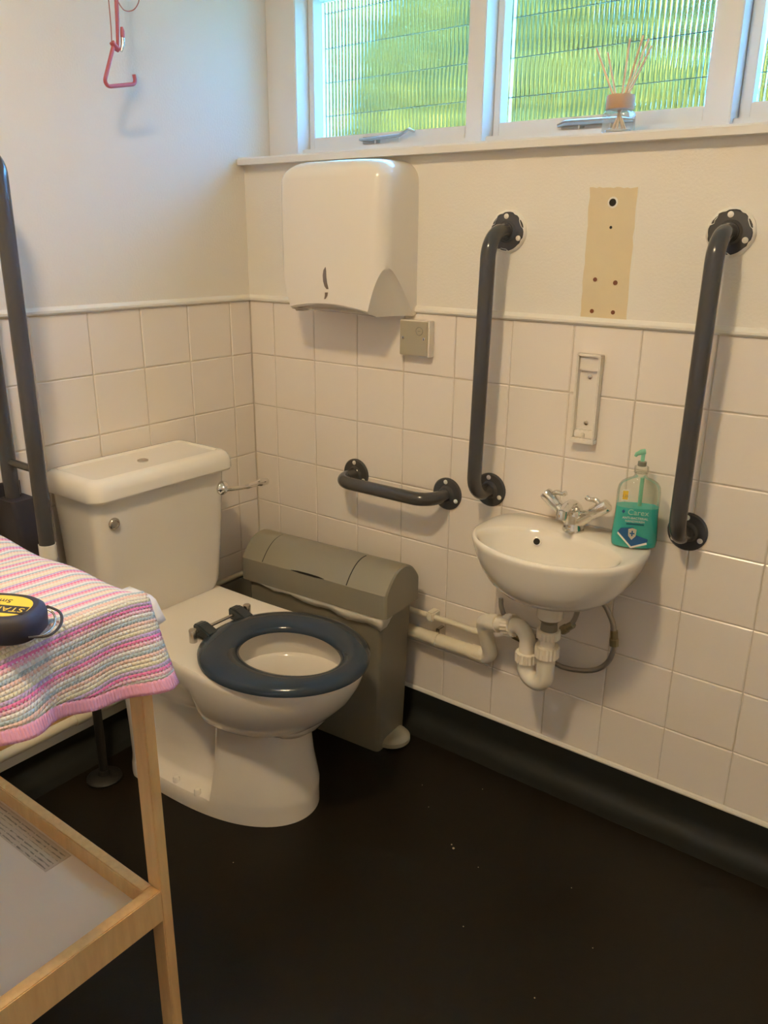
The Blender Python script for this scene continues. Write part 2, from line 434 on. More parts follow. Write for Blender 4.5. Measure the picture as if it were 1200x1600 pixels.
# ------------------------------------------------------------------ garden outside
struct(MB().box((-9, .4, -.4), (9, 12, -.3)).build('ground', 'garden'), 'garden ground outside the window')
struct(MB().box((-3, .26, 2.36), (6, .62, 2.46)).build('sky_blocker', 'skyblock'), 'added unseen overhang above the window that blocks the high sky')  # unseen slab added outside, limits the sky light reaching the left wall
random.seed(11)
fb = MB()
def leaf_at(c, s):
    n = Vector((random.uniform(-1,1), random.uniform(-1.3,.3), random.uniform(-.4,1))).normalized()
    a = n.orthogonal().normalized(); b = n.cross(a); th = random.uniform(0, 2*PI)
    u = (a*math.cos(th)+b*math.sin(th))*s; v = (b*math.cos(th)-a*math.sin(th))*s*.6
    c = Vector(c)
    fb.add([c-u, c-v+n*s*.15, c+u, c+v+n*s*.15], [(0,1,2,3)])
blobs = [(-1.0,3.4,1.4,1.1),(.0,3.3,1.4,1.0),(.9,3.4,1.3,1.0),(.5,3.9,2.4,.95),(-.7,4.0,2.5,1.0),(-1.9,4.0,1.8,1.1),(-1.75,4.3,3.0,.95),(-3.0,4.2,1.7,1.1),(-2.9,4.6,2.9,.85),(-4.0,4.5,2.7,.85),(-4.3,4.4,1.5,1.2),
         (2.1,3.5,1.0,.9),(2.9,3.5,1.4,1.0),(2.8,3.9,1.7,.9),(3.9,3.5,1.5,1.0),(4.9,3.3,1.5,1.0),(5.8,3.0,1.5,1.0)]
for i in range(6):
    blobs += [(-2.2-i*.95, 4.5-.12*i, 1.7, 1.15), (-1.9-i*.95, 4.7-.12*i, (3.0 if i != 3 else 2.2)+.15*math.sin(i*2.1), 1.05)]
for bx, by, bz, br in blobs:
    core = bmesh.new(); bmesh.ops.create_icosphere(core, subdivisions=2, radius=br*(.80 if bx < -1.2 else .64))
    fb.add([(v.co.x+bx, v.co.y*.7+by, v.co.z+bz) for v in core.verts], [[v.index for v in f.verts] for f in core.faces]); core.free()
    for k in range(1900):
        d = Vector((random.gauss(0,1), random.gauss(0,1), random.gauss(0,1))).normalized()
        if d.y > .45: continue
        r = br*random.uniform(.74, 1.0)*(1+.18*math.sin(5*d.x+3*d.z)*math.cos(4*d.z))
        leaf_at((bx+d.x*r, by+d.y*r*.7, bz+d.z*r), random.uniform(.05, .10))
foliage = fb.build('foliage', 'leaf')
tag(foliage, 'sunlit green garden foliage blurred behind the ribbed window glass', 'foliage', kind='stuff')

# ------------------------------------------------------------------ ceiling lamp
LX, LY = 1.06, -1.5
lamp = thing('ceiling_lamp', 'round white ceiling lamp above the room', 'lamp', (LX, LY, ZC))
MB().lathe((0,0,0), (0,0,-1), [(.15,0),(.15,.03),(.145,.035)], 40).build('lamp_base', 'plastic', lamp, 40)
MB().lathe((0,0,-.035), (0,0,-1), [(.095,0),(.094,.003),(.0,.004)], 40).build('lamp_diffuser', 'emit', lamp, 40)

# ------------------------------------------------------------------ grab rails
def flange(parent, c, n, caps, smear=False, r=.0425):
    f = MB().lathe(c, n, [(r,0),(r,.003),(r*.93,.0065),(r*.55,.008),(r*.50,.012),(.019,.014),(.0185,.018)], 36).build('flange', 'rail', parent, 40)
    ax = Vector(n)
    for a in caps:
        p = Vector(c) + Vector((math.cos(a)*r*.76, 0, math.sin(a)*r*.76)) + ax*.0060
        MB().lathe(p, n, [(.0058,0),(.0058,.002),(.0045,.0032),(0,.0036)], 14).build('screw_cap', 'cap', f, 40)
    if smear:
        random.seed(int(c[0]*100)); N = 40; i = []; o = []
        for k in range(N):
            a = 2*PI*k/N
            ro = r*(1.07+random.uniform(-.02,.03)); ri = r*(.97 + random.uniform(-.05,.02) - (.10 if k % 13 in (2,3,4) else 0))
            o.append((math.cos(a)*ro, math.sin(a)*ro)); i.append((math.cos(a)*ri, math.sin(a)*ri))
        m = MB(); m.loft([[(c[0]+x, c[1]-.0002, c[2]+z) for x, z in o], [(c[0]+x*.995, c[1]-.0030, c[2]+z*.995) for x, z in o], [(c[0]+x, c[1]-.0072, c[2]+z) for x, z in i]], False, False)
        m.build('paint_edge', 'trimwhite', f, 50)
    return f
def grab_rail(p0, p1, label, depth=.083, rad=.055, rt=.0172, smear=()):
    t = thing('grab_rail', label, 'grab rail', ((p0[0]+p1[0])/2, 0, min(p0[2], p1[2])), 0, 'dark fixed grab rails on the window wall')
    off = Vector(t.location)
    a = Vector(p0)-off; b = Vector(p1)-off
    path = fillet([a+Vector((0,-.004,0)), a+Vector((0,-depth,0)), b+Vector((0,-depth,0)), b+Vector((0,-.004,0))], rad, 10)
    MB().tube(path, rt, 20).build('tube', 'rail', t, 60)
    for i, p in enumerate((a, b)):
        flange(t, tuple(p), (0,-1,0), (math.radians(95), math.radians(-25), math.radians(215)), i in smear)
    return t
grab_rail((.818,0,.734), (.828,0,1.336), 'tall dark grab rail between the towel dispenser and the basin', smear=(1,))
grab_rail((1.300,0,.733), (1.304,0,1.336), 'tall dark grab rail beside the soap bottle', smear=(1,))
grab_rail((.394,0,.699), (.694,0,.699), 'short horizontal dark grab rail above the grey bin', depth=.088, rad=.05)

# ------------------------------------------------------------------ towel dispenser
td = thing('towel_dispenser', 'white plastic paper towel dispenser under the window sill', 'dispenser', (.416, 0, 1.139))
HW, DP, ZT, ZB = .168, .136, 1.4925-1.139, .0
def dring(hw, d, r, z, arch=0.0):
    n = 8; out = [(hw, 0)]
    for k in range(n+1):
        a = -PI/2*k/n
        out.append((hw-r+r*math.cos(a), -d+r+r*math.sin(a)))
    for k in range(1, 10):
        out.append((hw-r-(2*(hw-r))*k/10, -d))
    for k in range(n+1):
        a = -PI/2-PI/2*k/n
        out.append((-hw+r+r*math.cos(a), -d+r+r*math.sin(a)))
    out.append((-hw, 0))
    res = []
    for x, y in out:
        bulge = .010*(1-(x/hw)**2)*max(0, min(1, -y/d*1.5-.5))
        res.append((x, y-bulge, z + arch*(1-(x/hw)**2)))
    return res
rings = [dring(HW-.004, DP-.004, .030, 0, .024), dring(HW, DP, .032, .004, .024)]
for z in (.04, .08, .14, .20, .26): rings.append(dring(HW, DP, .034, z, .024*(1-z/.3)))
R_ = .050
for k in range(1, 9):
    a = PI/2*k/8
    e = R_*(1-math.cos(a)); rings.append(dring(HW-e, DP-e*.9, max(.034+e*.2, .02), ZT-R_+R_*math.sin(a)))
body = MB().loft(rings).build('cover', 'plastic', td, 38)
cut = []
for sx in (-1, 1):
    c = bpy.data.objects.new('cut', bpy.data.meshes.new('cut')); C.objects.link(c); c.parent = td
    lr = []
    for k in range(25):
        z = -1+2*k/24; f = (1-max(z, 0))**.62 if z < 1 else .002
        lr.append([(sx*(HW+.006)+.054*f*math.cos(2*PI*q_/40), -DP-.006+.132*f*math.sin(2*PI*q_/40), z*.134-.004) for q_ in range(40)])
    tmp = MB().loft(lr).build('cut', None); c.data = tmp.data; bpy.data.objects.remove(tmp); cut.append(c)
bpy.context.view_layer.update()
boolean_cut(body, cut)
MB().box((-HW+.003, -.012, .003), (HW-.003, .0005, ZT-.05)).build('back_plate', 'plastic', td, bevel=.002)
# crescent window and its lower tick
def slot(pts, name):
    MB().loft([[(x, -DP-.0090, z) for x, z in pts], [(x, -DP-.0112, z) for x, z in pts]]).build(name, 'steelgrey' if 0 else 'dark2', td)
M['dark2'] = mat('brown_smoked_plastic', (.19, .15, .13), .3)
cres = [(.004+.0, .113), (-.002, .106), (-.0045, .094), (-.0035, .080), (.001, .068), (.0072, .062), (.0125, .0625), (.0085, .075), (.006, .09), (.0055, .104)]
slot([(x-.004, z) for x, z in cres], 'level_window')
slot([(x-.004, z) for x, z in [(.002,.054),(.0105,.0545),(.0085,.046),(.003,.039),(-.001,.038),(.0015,.046)]], 'level_window')

# ------------------------------------------------------------------ switch plate
sw = thing('switch_plate', 'grey square blanking plate on a white box below the towel dispenser', 'switch plate', (.595, 0, 1.086))
MB().box((-.0440, -.024, -.0440), (.0440, .0, .0440)).build('back_box', 'plastic', sw, bevel=.002)
pl = MB().box((-.0415, -.0262, -.0415), (.0415, -.024, .0415)).build('face_plate', 'plategrey', sw, bevel=.0015)
ring = MB()
ring.tube([(.017+.0098*math.cos(2*PI*k/24), -.0264, .019+.0098*math.sin(2*PI*k/24)) for k in range(25)], .0011, 6)
ring.build('round_mark', 'binlid', pl, 60)
MB().box((.0125, -.0268, .0180), (.0205, -.0260, .0198)).build('mark_bar', 'binlid', pl)
for x in (-.031, .031):
    MB().lathe((x, -.0258, 0), (0,-1,0), [(.0042,0),(.0042,.0012),(.003,.0016)], 14).build('screw', 'steel', pl, 40)
    MB().box((x-.0008, -.0278, -.0028), (x+.0008, -.0273, .0028)).build('screw_slot', 'dark', pl)

# ------------------------------------------------------------------ soap bracket (empty holder)
br = thing('wall_bracket', 'empty narrow white plastic dispenser bracket on the tiles above the tap', 'bracket', (1.051, 0, .89))
H = .197
MB().box((-.028, -.006, 0), (.028, 0, H)).build('back_plate', 'plastic', br, bevel=.0015)
for sx in (-1, 1): MB().box((sx*.028-(.006 if sx > 0 else 0), -.022, .012), (sx*.028+(.006 if sx < 0 else 0), -.004, H)).build('side_rail', 'plastic', br, bevel=.0018)
MB().box((-.027, -.021, H-.006), (.027, -.004, H)).build('top_rail', 'plastic', br, bevel=.0018)
MB().box((-.022, -.013, H-.038), (.022, -.004, H-.006)).build('upper_block', 'plastic', br, bevel=.002)
MB().box((-.028, -.024, 0), (.028, -.004, .012)).build('bottom_ledge', 'plastic', br, bevel=.002)
MB().box((-.022, -.014, .012), (.022, -.004, .030)).build('lower_block', 'plastic', br, bevel=.002)
MB().box((-.004, -.02, .012), (.004, -.008, .024)).build('catch', 'plastic', br, bevel=.0015)
for z in (.045, .147): MB().lathe((.002, -.006, z), (0,-1,0), [(.005,0),(.005,.0015),(.002,.0022)], 14).build('screw', 'steel', br, 40)

# ------------------------------------------------------------------ basin
BX, BY, BZ = 1.060, -.140, .695
bs = thing('wash_basin', 'small white ceramic wall-hung wash basin with rounded front', 'basin', (BX, 0, .53))
NB = 72
def dplan(hw, back, front):
    out = []
    for k in range(NB):
        a = 2*PI*k/NB; c, s = math.cos(a), math.sin(a)
        if s <= 0: x, y = hw*c, front*s
        else:
            e = 2/4.6; x = hw*math.copysign(abs(c)**e, c); y = back*abs(s)**e
            # near the join follow the wider form
        out.append((x, y))
    return out
def bring(hw, back, front, z, cy=BY): return [(x, y+cy, z-.53) for x, y in dplan(hw, back, front)]
def ering(rx, ry, z, cx=0, cy=-.178): return [(cx+rx*math.cos(2*PI*k/NB), cy+ry*math.sin(2*PI*k/NB), z-.53) for k in range(NB)]
rg = [bring(.030,.030,.035,.556,-.125), bring(.075,.070,.070,.562,-.125), bring(.115,.100,.098,.575), bring(.146,.122,.118,.597), bring(.167,.132,.131,.625), bring(.180,.137,.140,.654),
      bring(.187,.139,.146,.678), bring(.189,.1395,.1485,.688), bring(.1875,.139,.147,.6945), bring(.183,.136,.143,.6965),
      ering(.166,.102,.6965), ering(.161,.097,.6940), ering(.156,.092,.682), ering(.149,.087,.662), ering(.132,.076,.633), ering(.098,.058,.606), ering(.05,.03,.592), ering(.022,.02,.589)]
MB().loft(rg).build('bowl', 'ceramic', bs, 60)
MB().lathe((0, -.13, .020), (0,0,-1), [(.036,-.022),(.033,-.004),(.0300,.020),(.0305,.038),(.028,.042)], 28).build('outlet_neck', 'ceramic', bs, 40)
MB().lathe((0, -.178, .0595), (0,0,1), [(.021,0),(.021,.002),(.016,.003)], 24).build('waste_ring', 'chrome', bs, 40)
nrm = Vector((.30, -.86, .36)).normalized()
MB().lathe((-.060, -.1005, .139), nrm, [(.0105,-.004),(.0105,.0008),(.0085,.0014)], 20).build('overflow_ring', 'ceramic', bs, 40)
MB().lathe((-.060, -.1005, .139), nrm, [(.0075,0),(.0075,.0022)], 16).build('overflow_hole', 'dark', bs, 40)

# tap
tp = thing('basin_tap', 'chrome basin mixer tap with two angled handles', 'tap', (1.064, -.052, .697))
MB().lathe((0,0,0), (0,0,1), [(.0245,0),(.0250,.003),(.0225,.010),(.0200,.022),(.0205,.034),(.0205,.046),(.016,.056),(.006,.061)], 30).build('body', 'chrome', tp, 50)
MB().tube(smoothpath([(0,.004,.046),(0,-.012,.060),(0,-.038,.064),(0,-.068,.056)], 5), [.017]*3+[.0155]*5+[.0135]*5+[.0120]*3, 20).build('spout', 'chrome', tp, 50)
MB().lathe((0,-.068,.058), (0,-.25,-1), [(.0122,-.006),(.0125,.006),(.0115,.014),(.009,.0142)], 24).build('aerator', 'chrome', tp, 40)
for sx in (-1, 1):
    d = Vector((sx*.80, 0, .60)).normalized(); st = Vector((sx*.010, 0, .026))
    MB().tube([st, st+d*.022, st+d*.040], [.0165,.0150,.0128], 22).build('valve_arm', 'chrome', tp, 40)
    h = MB(); h.lathe(st+d*.038, d, [(.0130,0),(.0148,.003),(.0150,.040),(.0138,.044),(.0,.045)], 26)
    hd = h.build('handle', 'chrome', tp, 40)
    up = Vector((-sx*.60, 0, .80))
    b0 = st+d*.066
    MB().tube(smoothpath([b0+up*.010, b0+up*.022-d*.004, b0+up*.030-d*.016, b0+up*.038-d*.020], 4), [.0062]*6+[.0052]*3+[.0058]*4, 12).build('lever', 'chrome', hd, 50)

# ------------------------------------------------------------------ soap bottle
sb = thing('soap_bottle', 'clear pump bottle of teal hand soap on the basin edge', 'bottle', (1.207, -.062, .697), math.radians(22))
def sring(hx, hy, z, e=2.6):
    out = []
    for k in range(40):
        a = 2*PI*k/40; c, s = math.cos(a), math.sin(a)
        out.append((hx*math.copysign(abs(c)**(2/e), c), hy*math.copysign(abs(s)**(2/e), s), z))
    return out
shape = [(.040,.020,.0),(.046,.0245,.004),(.048,.026,.018),(.0465,.025,.045),(.0445,.0240,.075),(.0445,.024,.105),(.0445,.0235,.122),(.0425,.0225,.134),(.037,.020,.143),(.028,.017,.149),(.0165,.0140,.153),(.0130,.0130,.157),(.0130,.0130,.163)]
MB().loft([sring(a, b, z, 2.6 if z < .14 else 2.0) for a, b, z in shape]).build('bottle_shell', 'clear', sb, 50)
liq = [(a-.0012, b-.0012, z+(.001 if z == 0 else 0)) for a, b, z in shape if z <= .076] + [(.0432,.0228,.0905)]
MB().loft([sring(a, b, z) for a, b, z in liq]).build('liquid', 'soap', sb, 50)
MB().cyl((.004,0,.08), (.004,0,.152), .0042, 12).build('dip_tube', 'green', sb, 40)
MB().lathe((.0,0,.163), (0,0,1), [(.0145,0),(.0150,.004),(.0145,.013),(.011,.015)], 24).build('collar', 'clear', sb, 40)
MB().lathe((.0,0,.178), (0,0,1), [(.0085,0),(.0090,.002),(.0088,.009),(.006,.010)], 20).build('pump_ring', 'clearcap', sb, 40)
pm = MB().cyl((0,0,.186), (0,0,.204), .0042, 14).build('pump_stem', 'green', sb, 40)
MB().tube([(.004,0,.209), (-.004,-.001,.2075), (-.013,-.003,.203), (-.0155,-.003,.198)], [.0058,.0058,.0042,.0030], 12).build('pump_spout', 'green', sb, 50)
fy = -.0265
def flat(name, pts, y, m, parent=sb): return MB().loft([[(x, y+.0004, z) for x, z in pts], [(x, y-.0002, z) for x, z in pts]]).build(name, m, parent)
flat('label_sticker', [(-.034,.106),(-.021,.106),(-.021,.131),(-.034,.131)], fy+.0032, 'printwhite')
flat('sticker_patch', [(-.033,.109),(-.022,.109),(-.022,.128),(-.033,.128)], fy+.0027, 'yellow')
text('sticker_text', '1.25', .0075, 'binbody', sb, (-.0275, fy+.0022, .1165), (PI/2, 0, 0))
text('label_text', 'Carex', .017, 'printpale', sb, (.002, fy+.0005, .0825), (PI/2, 0, 0))
flat('label_drop', [(-.028,.088),(-.0245,.0835),(-.028,.079),(-.0315,.0835)], fy+.0006, 'printblue')
text('label_text', 'ANTI-BACTERIAL', .0068, 'printwhite', sb, (-.003, fy+.0002, .0700), (PI/2, 0, 0))
text('label_text', 'HANDWASH', .0068, 'printwhite', sb, (-.003, fy-.0002, .0630), (PI/2, 0, 0))
flat('label_band', [(-.020,.0555),(.016,.0555),(.016,.0585),(-.020,.0585)], fy-.0003, 'printteal')
flat('label_chevron', [(-.036,.038),(-.006,.006),(.026,.018),(.027,.026),(.0,.034),(-.004,.05),(-.03,.047)], fy-.0008, 'printblue')
flat('label_shield', [(-.0145,.046),(-.006,.049),(.0025,.046),(.0015,.031),(-.006,.0225),(-.0135,.031)], fy-.0016, 'printgold')
flat('shield_cross', [(-.0075,.043),(-.0045,.043),(-.0045,.0385),(-.001,.0385),(-.001,.0355),(-.0045,.0355),(-.0045,.031),(-.0075,.031),(-.0075,.0355),(-.011,.0355),(-.011,.0385),(-.0075,.0385)], fy-.0022, 'printblue')
flat('label_stripe', [(-.036,.0345),(-.006,.0035),(-.005,.0075),(-.035,.0385)], fy-.0016, 'printwhite')
flat('label_stripe', [(-.006,.0035),(.026,.0150),(.025,.0195),(-.005,.0080)], fy-.0016, 'printwhite')

# ------------------------------------------------------------------ pipework under the basin
tr = thing('sink_trap', 'white plastic waste trap hanging under the basin', 'trap', (1.060, -.130, .27))
def T(*p): return [(x-1.060, y+.130, z-.27) for x, y, z in p]
MB().lathe((0,0,.240), (0,0,-1), [(.027,0),(.0265,.003),(.018,.014),(.0195,.026),(.0195,.034)], 24).build('rubber_washer', 'binbody', tr, 40)
def nut(name, c, ax, r, L, n=18):
    m = MB(); A = Vector(ax).normalized(); a = Vector((0,0,1)) if abs(A.z) < .9 else Vector((1,0,0))
    u = A.cross(a).normalized(); v = A.cross(u); c = Vector(c); rings = []
    for d, f in ((0,.90),(.0015,1),(L-.0015,1),(L,.90)):
        rings.append([c+A*d+(u*math.cos(2*PI*k/(2*n))+v*math.sin(2*PI*k/(2*n)))*r*f*1.05*(1.0 if k % 2 else .92) for k in range(2*n)])
    m.loft(rings); return m.build(name, 'pipe', tr, 20)
nut('nut', (0,0,.208), (0,0,-1), .026, .022)
MB().cyl((0,0,.204), (0,0,.150), .0165, 20).build('tail_pipe', 'pipe', tr, 40)
nut('nut', (0,0,.168), (0,0,-1), .027, .030)
ub = fillet([(0,0,.152), (0,0,.062), (-.056,.012,.062), (-.056,.012,.110)], .0272, 10)
MB().tube(ub, .0205, 22).build('trap_bend', 'pipe', tr, 60)
nut('nut', (-.056,.012,.128), (0,0,-1), .0262, .026)
q0 = (-.056,.012,.112); q1 = (-.056,.012,.190); q2 = (-.118,.030,.172)
MB().tube(fillet([q0, q1, q2], .030, 10), .0190, 22).build('swept_bend', 'pipe', tr, 60)
nut('nut', (-.100,.026,.176), (-.95,.28,-.30), .0265, .026)
q3 = (-.205,.060,.142)
MB().tube([(-.112,.030,.172), (-.160,.045,.157)], .0185, 22).build('coupling', 'pipe', tr, 60)
MB().tube([(-.150,.042,.160), (-.176,.050,.152)], .0225, 22).build('coupling_sleeve', 'pipe', tr, 40)
MB().tube(fillet([(-.168,.047,.155), q3, (-.195,.098,.028), (-.250,.100,.024)], .022, 8), .0190, 22).build('swan_neck', 'pipe', tr, 60)
wp = thing('waste_pipe', 'thick cream waste pipe running along the tiles behind the bin', 'pipe', (.5, -.030, .292))
MB().tube([(.345,0,.002), (-.44,0,.004)], .0180, 20).build('pipe_run', 'oldpipe', wp, 40)
MB().tube([(.345,0,.002), (.305,0,.002)], .0208, 20).build('socket', 'oldpipe', wp, 40)
MB().tube([(.190,0,.0022), (.200,0,.0022)], .0205, 20).build('pipe_clip', 'oldpipe', wp, 40)
MB().box((.190, .0, .010), (.202, .029, .034)).build('clip_bracket', 'steel', wp, bevel=.002)
cp = thing('supply_pipe', 'thin cream water pipe running above the waste pipe', 'pipe', (.5, -.026, .356))
MB().tube([(.330,0,-.002), (-.44,0,.002)], .0080, 14).build('pipe_run', 'oldpipe', cp, 40)
MB().box((.163, -.013, -.011), (.185, .025, .014)).build('pipe_clip', 'oldpipe', cp, bevel=.003)
for nm, lab, pts, fit in (
    ('supply_hose', 'looped braided steel hose hanging on the soap bottle side of the trap',
     [(1.096,-.058,.578),(1.122,-.040,.555),(1.150,-.032,.525),(1.170,-.030,.490),(1.177,-.030,.460),(1.180,-.030,.430),(1.170,-.030,.390),(1.145,-.030,.360),(1.105,-.030,.343),(1.055,-.032,.338),(1.000,-.035,.355),(.955,-.036,.378)], 4),
    ('supply_hose', 'short braided steel hose curving behind the trap outlet',
     [(1.070,-.070,.566),(1.098,-.070,.540),(1.098,-.069,.505),(1.085,-.070,.470),(1.064,-.068,.450),(1.020,-.050,.415),(.970,-.038,.395),(.925,-.034,.402),(.898,-.032,.420),(.884,-.030,.445),(.880,-.028,.468)], 3)):
    o = Vector(pts[0]); t = thing(nm, lab, 'hose', tuple(o), 0, 'braided tap hoses')
    lp = [tuple(Vector(p)-o) for p in pts]
    MB().tube(smoothpath(lp, 6), .0062, 12).build('hose', 'braid', t, 60)
    a, b = Vector(lp[fit]), Vector(lp[fit+1])
    MB().lathe(a, b-a, [(.0075,-.012),(.0090,-.010),(.0092,.008),(.011,.010),(.011,.026),(.0075,.028)], 8).build('hose_nut', 'brass', t, 25)
iv = thing('isolating_valve', 'dark isolating valve behind the trap outlet', 'valve', (.948, -.036, .380))
MB().tube([(-.022,0,.004), (.024,0,-.006)], .0105, 12).build('valve_body', 'brass', iv, 40)
MB().lathe((.004,-.010,0), (0,-1,0), [(.005,0),(.005,.004)], 12).build('valve_screw', 'dark', iv, 40)

# ------------------------------------------------------------------ toilet
TY = -.50
to = thing('toilet', 'white close-coupled toilet with dark blue seat', 'toilet', (.10, TY, 0))
def X(x): return x-.10
def smooth01(a, b, t):
    t = max(0, min(1, (t-a)/(b-a))); return t*t*(3-2*t)
NP = 56
def pan_ring(z, x0, xf, wb_, wm, xm, xs_, recess=0.0):
    """half outline: back centre -> back corner -> side -> front tip; wb_ rear half width, wm half width at xm (widest), front ellipse to xf"""
    half = []
    half.append((x0, 0)); half.append((x0, wb_*.5)); half.append((x0, wb_-.015)); half.append((x0+.004, wb_-.005)); half.append((x0+.015, wb_))
    n1 = 22
    for k in range(1, n1+1):
        x = x0+.015 + (xm-x0-.015)*k/n1
        w = wb_ + (wm-wb_)*smooth01(xs_, xm, x)
        if recess: w -= recess*smooth01(.205, .215, x)*(1-smooth01(.440, .462, x))
        half.append((x, w))
    n2 = 20
    for k in range(1, n2+1):
        a = PI/2*k/n2
        half.append((xm+(xf-xm)*math.sin(a), wm*math.cos(a)**.92 if k < n2 else 0))
    k = 1-smooth01(.036, .110, z)
    if k > 0:
        x9 = .648
        for i in range(5, len(half)-1):
            x, w0 = half[i]; x = x0+.015+(x-x0-.015)*(1+k*((x9-x0-.015)/(xf-x0-.015)-1))
            w1 = .163*math.sqrt(max(0, 1-max(0, (x-.20)/(x9-.20))**3.2))
            if recess: w1 -= recess*smooth01(.205, .215, x)*(1-smooth01(.440, .462, x))
            half[i] = (x, w0+(w1-w0)*k)
        half[-1] = (xf+(x9-xf)*k, 0)
    full = half + [(x, -y) for x, y in reversed(half[1:-1])]
    return [(X(x), y, z) for x, y in full]
rings = [
    pan_ring(.000, .175, .640, .162, .147, .470, .30),
    pan_ring(.012, .175, .641, .163, .147, .470, .30),
    pan_ring(.034, .175, .639, .162, .144, .470, .30),
    pan_ring(.043, .175, .638, .160, .141, .470, .30, .004),
    pan_ring(.050, .175, .637, .159, .138, .470, .30, .036),
    pan_ring(.062, .175, .635, .158, .134, .470, .30, .046),
    pan_ring(.130, .172, .629, .157, .124, .470, .30, .049),
    pan_ring(.190, .168, .625, .157, .118, .470, .30, .049),
    pan_ring(.232, .167, .622, .158, .115, .470, .30, .049),
    pan_ring(.240, .166, .626, .158, .119, .470, .30, .047),
    pan_ring(.248, .165, .646, .159, .133, .475, .30, .044),
    pan_ring(.268, .162, .682, .161, .151, .485, .30, .040),
    pan_ring(.300, .157, .718, .164, .166, .500, .30, .030),
    pan_ring(.335, .150, .748, .168, .177, .515, .30, .014),
    pan_ring(.370, .142, .766, .173, .183, .525, .30, .0),
    pan_ring(.396, .137, .774, .176, .186, .530, .30),
    pan_ring(.406, .137, .773, .176, .185, .530, .30),
    pan_ring(.4125, .140, .768, .172, .180, .530, .30),
]
nring = len(rings[0])
# inner bowl rings share the point count
def inner(cx, rx, ry, z):
    out = []
    for (x, y, _) in rings[-1]:
        a = math.atan2(y/.180, (x-X(.50))/.27)
        out.append((X(cx)+rx*math.cos(a), ry*math.sin(a), z))
    return out
rings += [inner(.600,.150,.128,.4130), inner(.600,.143,.121,.408), inner(.600,.148,.127,.385), inner(.600,.147,.126,.352), inner(.598,.136,.115,.346), inner(.595,.118,.098,.300), inner(.585,.095,.078,.255), inner(.575,.070,.055,.225), inner(.57,.03,.03,.215)]
MB().loft(rings).build('pan', 'ceramicpan', to, 42)
MB().lathe((X(.578), 0, .232), (0,0,1), [(.066,0),(.066,.0012)], 28).build('water', mat('bowl_water', (.45,.42,.36), .03, spec=.6), to, 40)
for x in (.342, .420):
    for sy in (-1, 1):
        MB().lathe((X(x), sy*.146, .047), (0,0,1), [(.0085,-.006),(.0085,.006),(.006,.010),(0,.0115)], 16).build('floor_bolt_cap', 'ceramic', to, 40)
# seat ring
st = MB(); rs = []
NS = 72
def seat_pt(a, hx, hy, cx): return (X(cx)+hx*math.cos(a), hy*math.sin(a)*(1+.03*math.cos(a)*-1))
prof = [(0,.0),(.0,.008),(.10,.016),(.28,.0215),(.5,.0235),(.72,.0210),(.90,.015),(1,.007),(1,.0)]
for f, h in prof:
    ring = []
    for k in range(NS):
        a = 2*PI*k/NS
        ox, oy = seat_pt(a, .205, .186, .585); ix, iy = seat_pt(a, .128, .100, .600)
        ring.append((ox+(ix-ox)*f, oy+(iy-oy)*f, .4165+h))
    rs.append(ring)
n = NS; m = MB(); vs = [p for r in rs for p in r]; fs = []
for i in range(len(rs)):
    i2 = (i+1) % len(rs)
    for j in range(n):
        k = (j+1) % n; fs.append((i*n+j, i*n+k, i2*n+k, i2*n+j))
m.add(vs, fs); seat = m.build('seat', 'seat', to, 50)
for a in (.7, 2.2, -.7, -2.2):
    ox, oy = seat_pt(a, .172, .150, .590); MB().lathe((ox, oy, .4125), (0,0,1), [(.010,0),(.010,.006)], 12).build('seat_buffer', 'rubber', seat, 40)
for sy in (-1, 1):
    MB().loft([[(X(.352), sy*.056-.014, .418), (X(.352), sy*.056+.014, .418), (X(.352), sy*.056+.014, .446), (X(.352), sy*.056-.014, .446)],
               [(X(.372), sy*.056-.015, .417), (X(.372), sy*.056+.015, .417), (X(.372), sy*.056+.015, .450), (X(.372), sy*.056-.015, .450)],
               [(X(.412), sy*.056-.016, .417), (X(.412), sy*.056+.016, .417), (X(.412), sy*.056+.016, .436), (X(.412), sy*.056-.016, .436)]]).build('hinge_block', 'hinge', to, bevel=.003)
    MB().lathe((X(.372), sy*.087, .4125), (0,0,1), [(.0095,0),(.0095,.031),(.0085,.0325),(0,.0326)], 20).build('hinge_post', 'steel', to, 40)
MB().cyl((X(.372), -.087, .434), (X(.372), .087, .434), .0042, 12).build('hinge_bar', 'steel', to, 40)
# cistern
def cring(z, x0, x1, hy, r): return [(X(x), y, z) for x, y in rrect((x0+x1)/2, 0, (x1-x0)/2, hy, r, 6)]
ci = MB().loft([cring(.413,.030,.176,.172,.03), cring(.44,.022,.184,.182,.03), cring(.56,.018,.194,.190,.034), cring(.70,.014,.203,.197,.036), cring(.752,.013,.206,.199,.036)]).build('cistern', 'ceramic', to, 45)
lid = MB().loft([cring(.747,.008,.214,.205,.030), cring(.748,.005,.221,.211,.034), cring(.753,.004,.224,.213,.035), cring(.772,.004,.223,.213,.035), cring(.784,.006,.219,.210,.034), cring(.7925,.011,.212,.204,.030), cring(.7970,.019,.203,.196,.025), cring(.7982,.030,.192,.186,.018),
                 cring(.7935,.036,.186,.181,.014), cring(.7930,.044,.178,.174,.010)]).build('cistern_lid', 'ceramic', to, 28)
MB().lathe((X(.120), 0, .7930), (0,0,1), [(.0135,0),(.0135,.003),(.0105,.0042),(0,.0038)], 24).build('lid_button', 'steel', lid, 40)
MB().lathe((X(.203), -.155, .690), (1,0,0), [(.0145,0),(.0145,.003),(.012,.006),(.009,.0065),(.008,.0045)], 24).build('blanking_plug', 'steel', ci, 40)
hl = MB().lathe((X(.203), .176, .698), (1,0,0), [(.0190,0),(.0190,.004),(.0155,.009),(.010,.012),(.0075,.018)], 28).build('flush_boss', 'chrome', ci, 40)
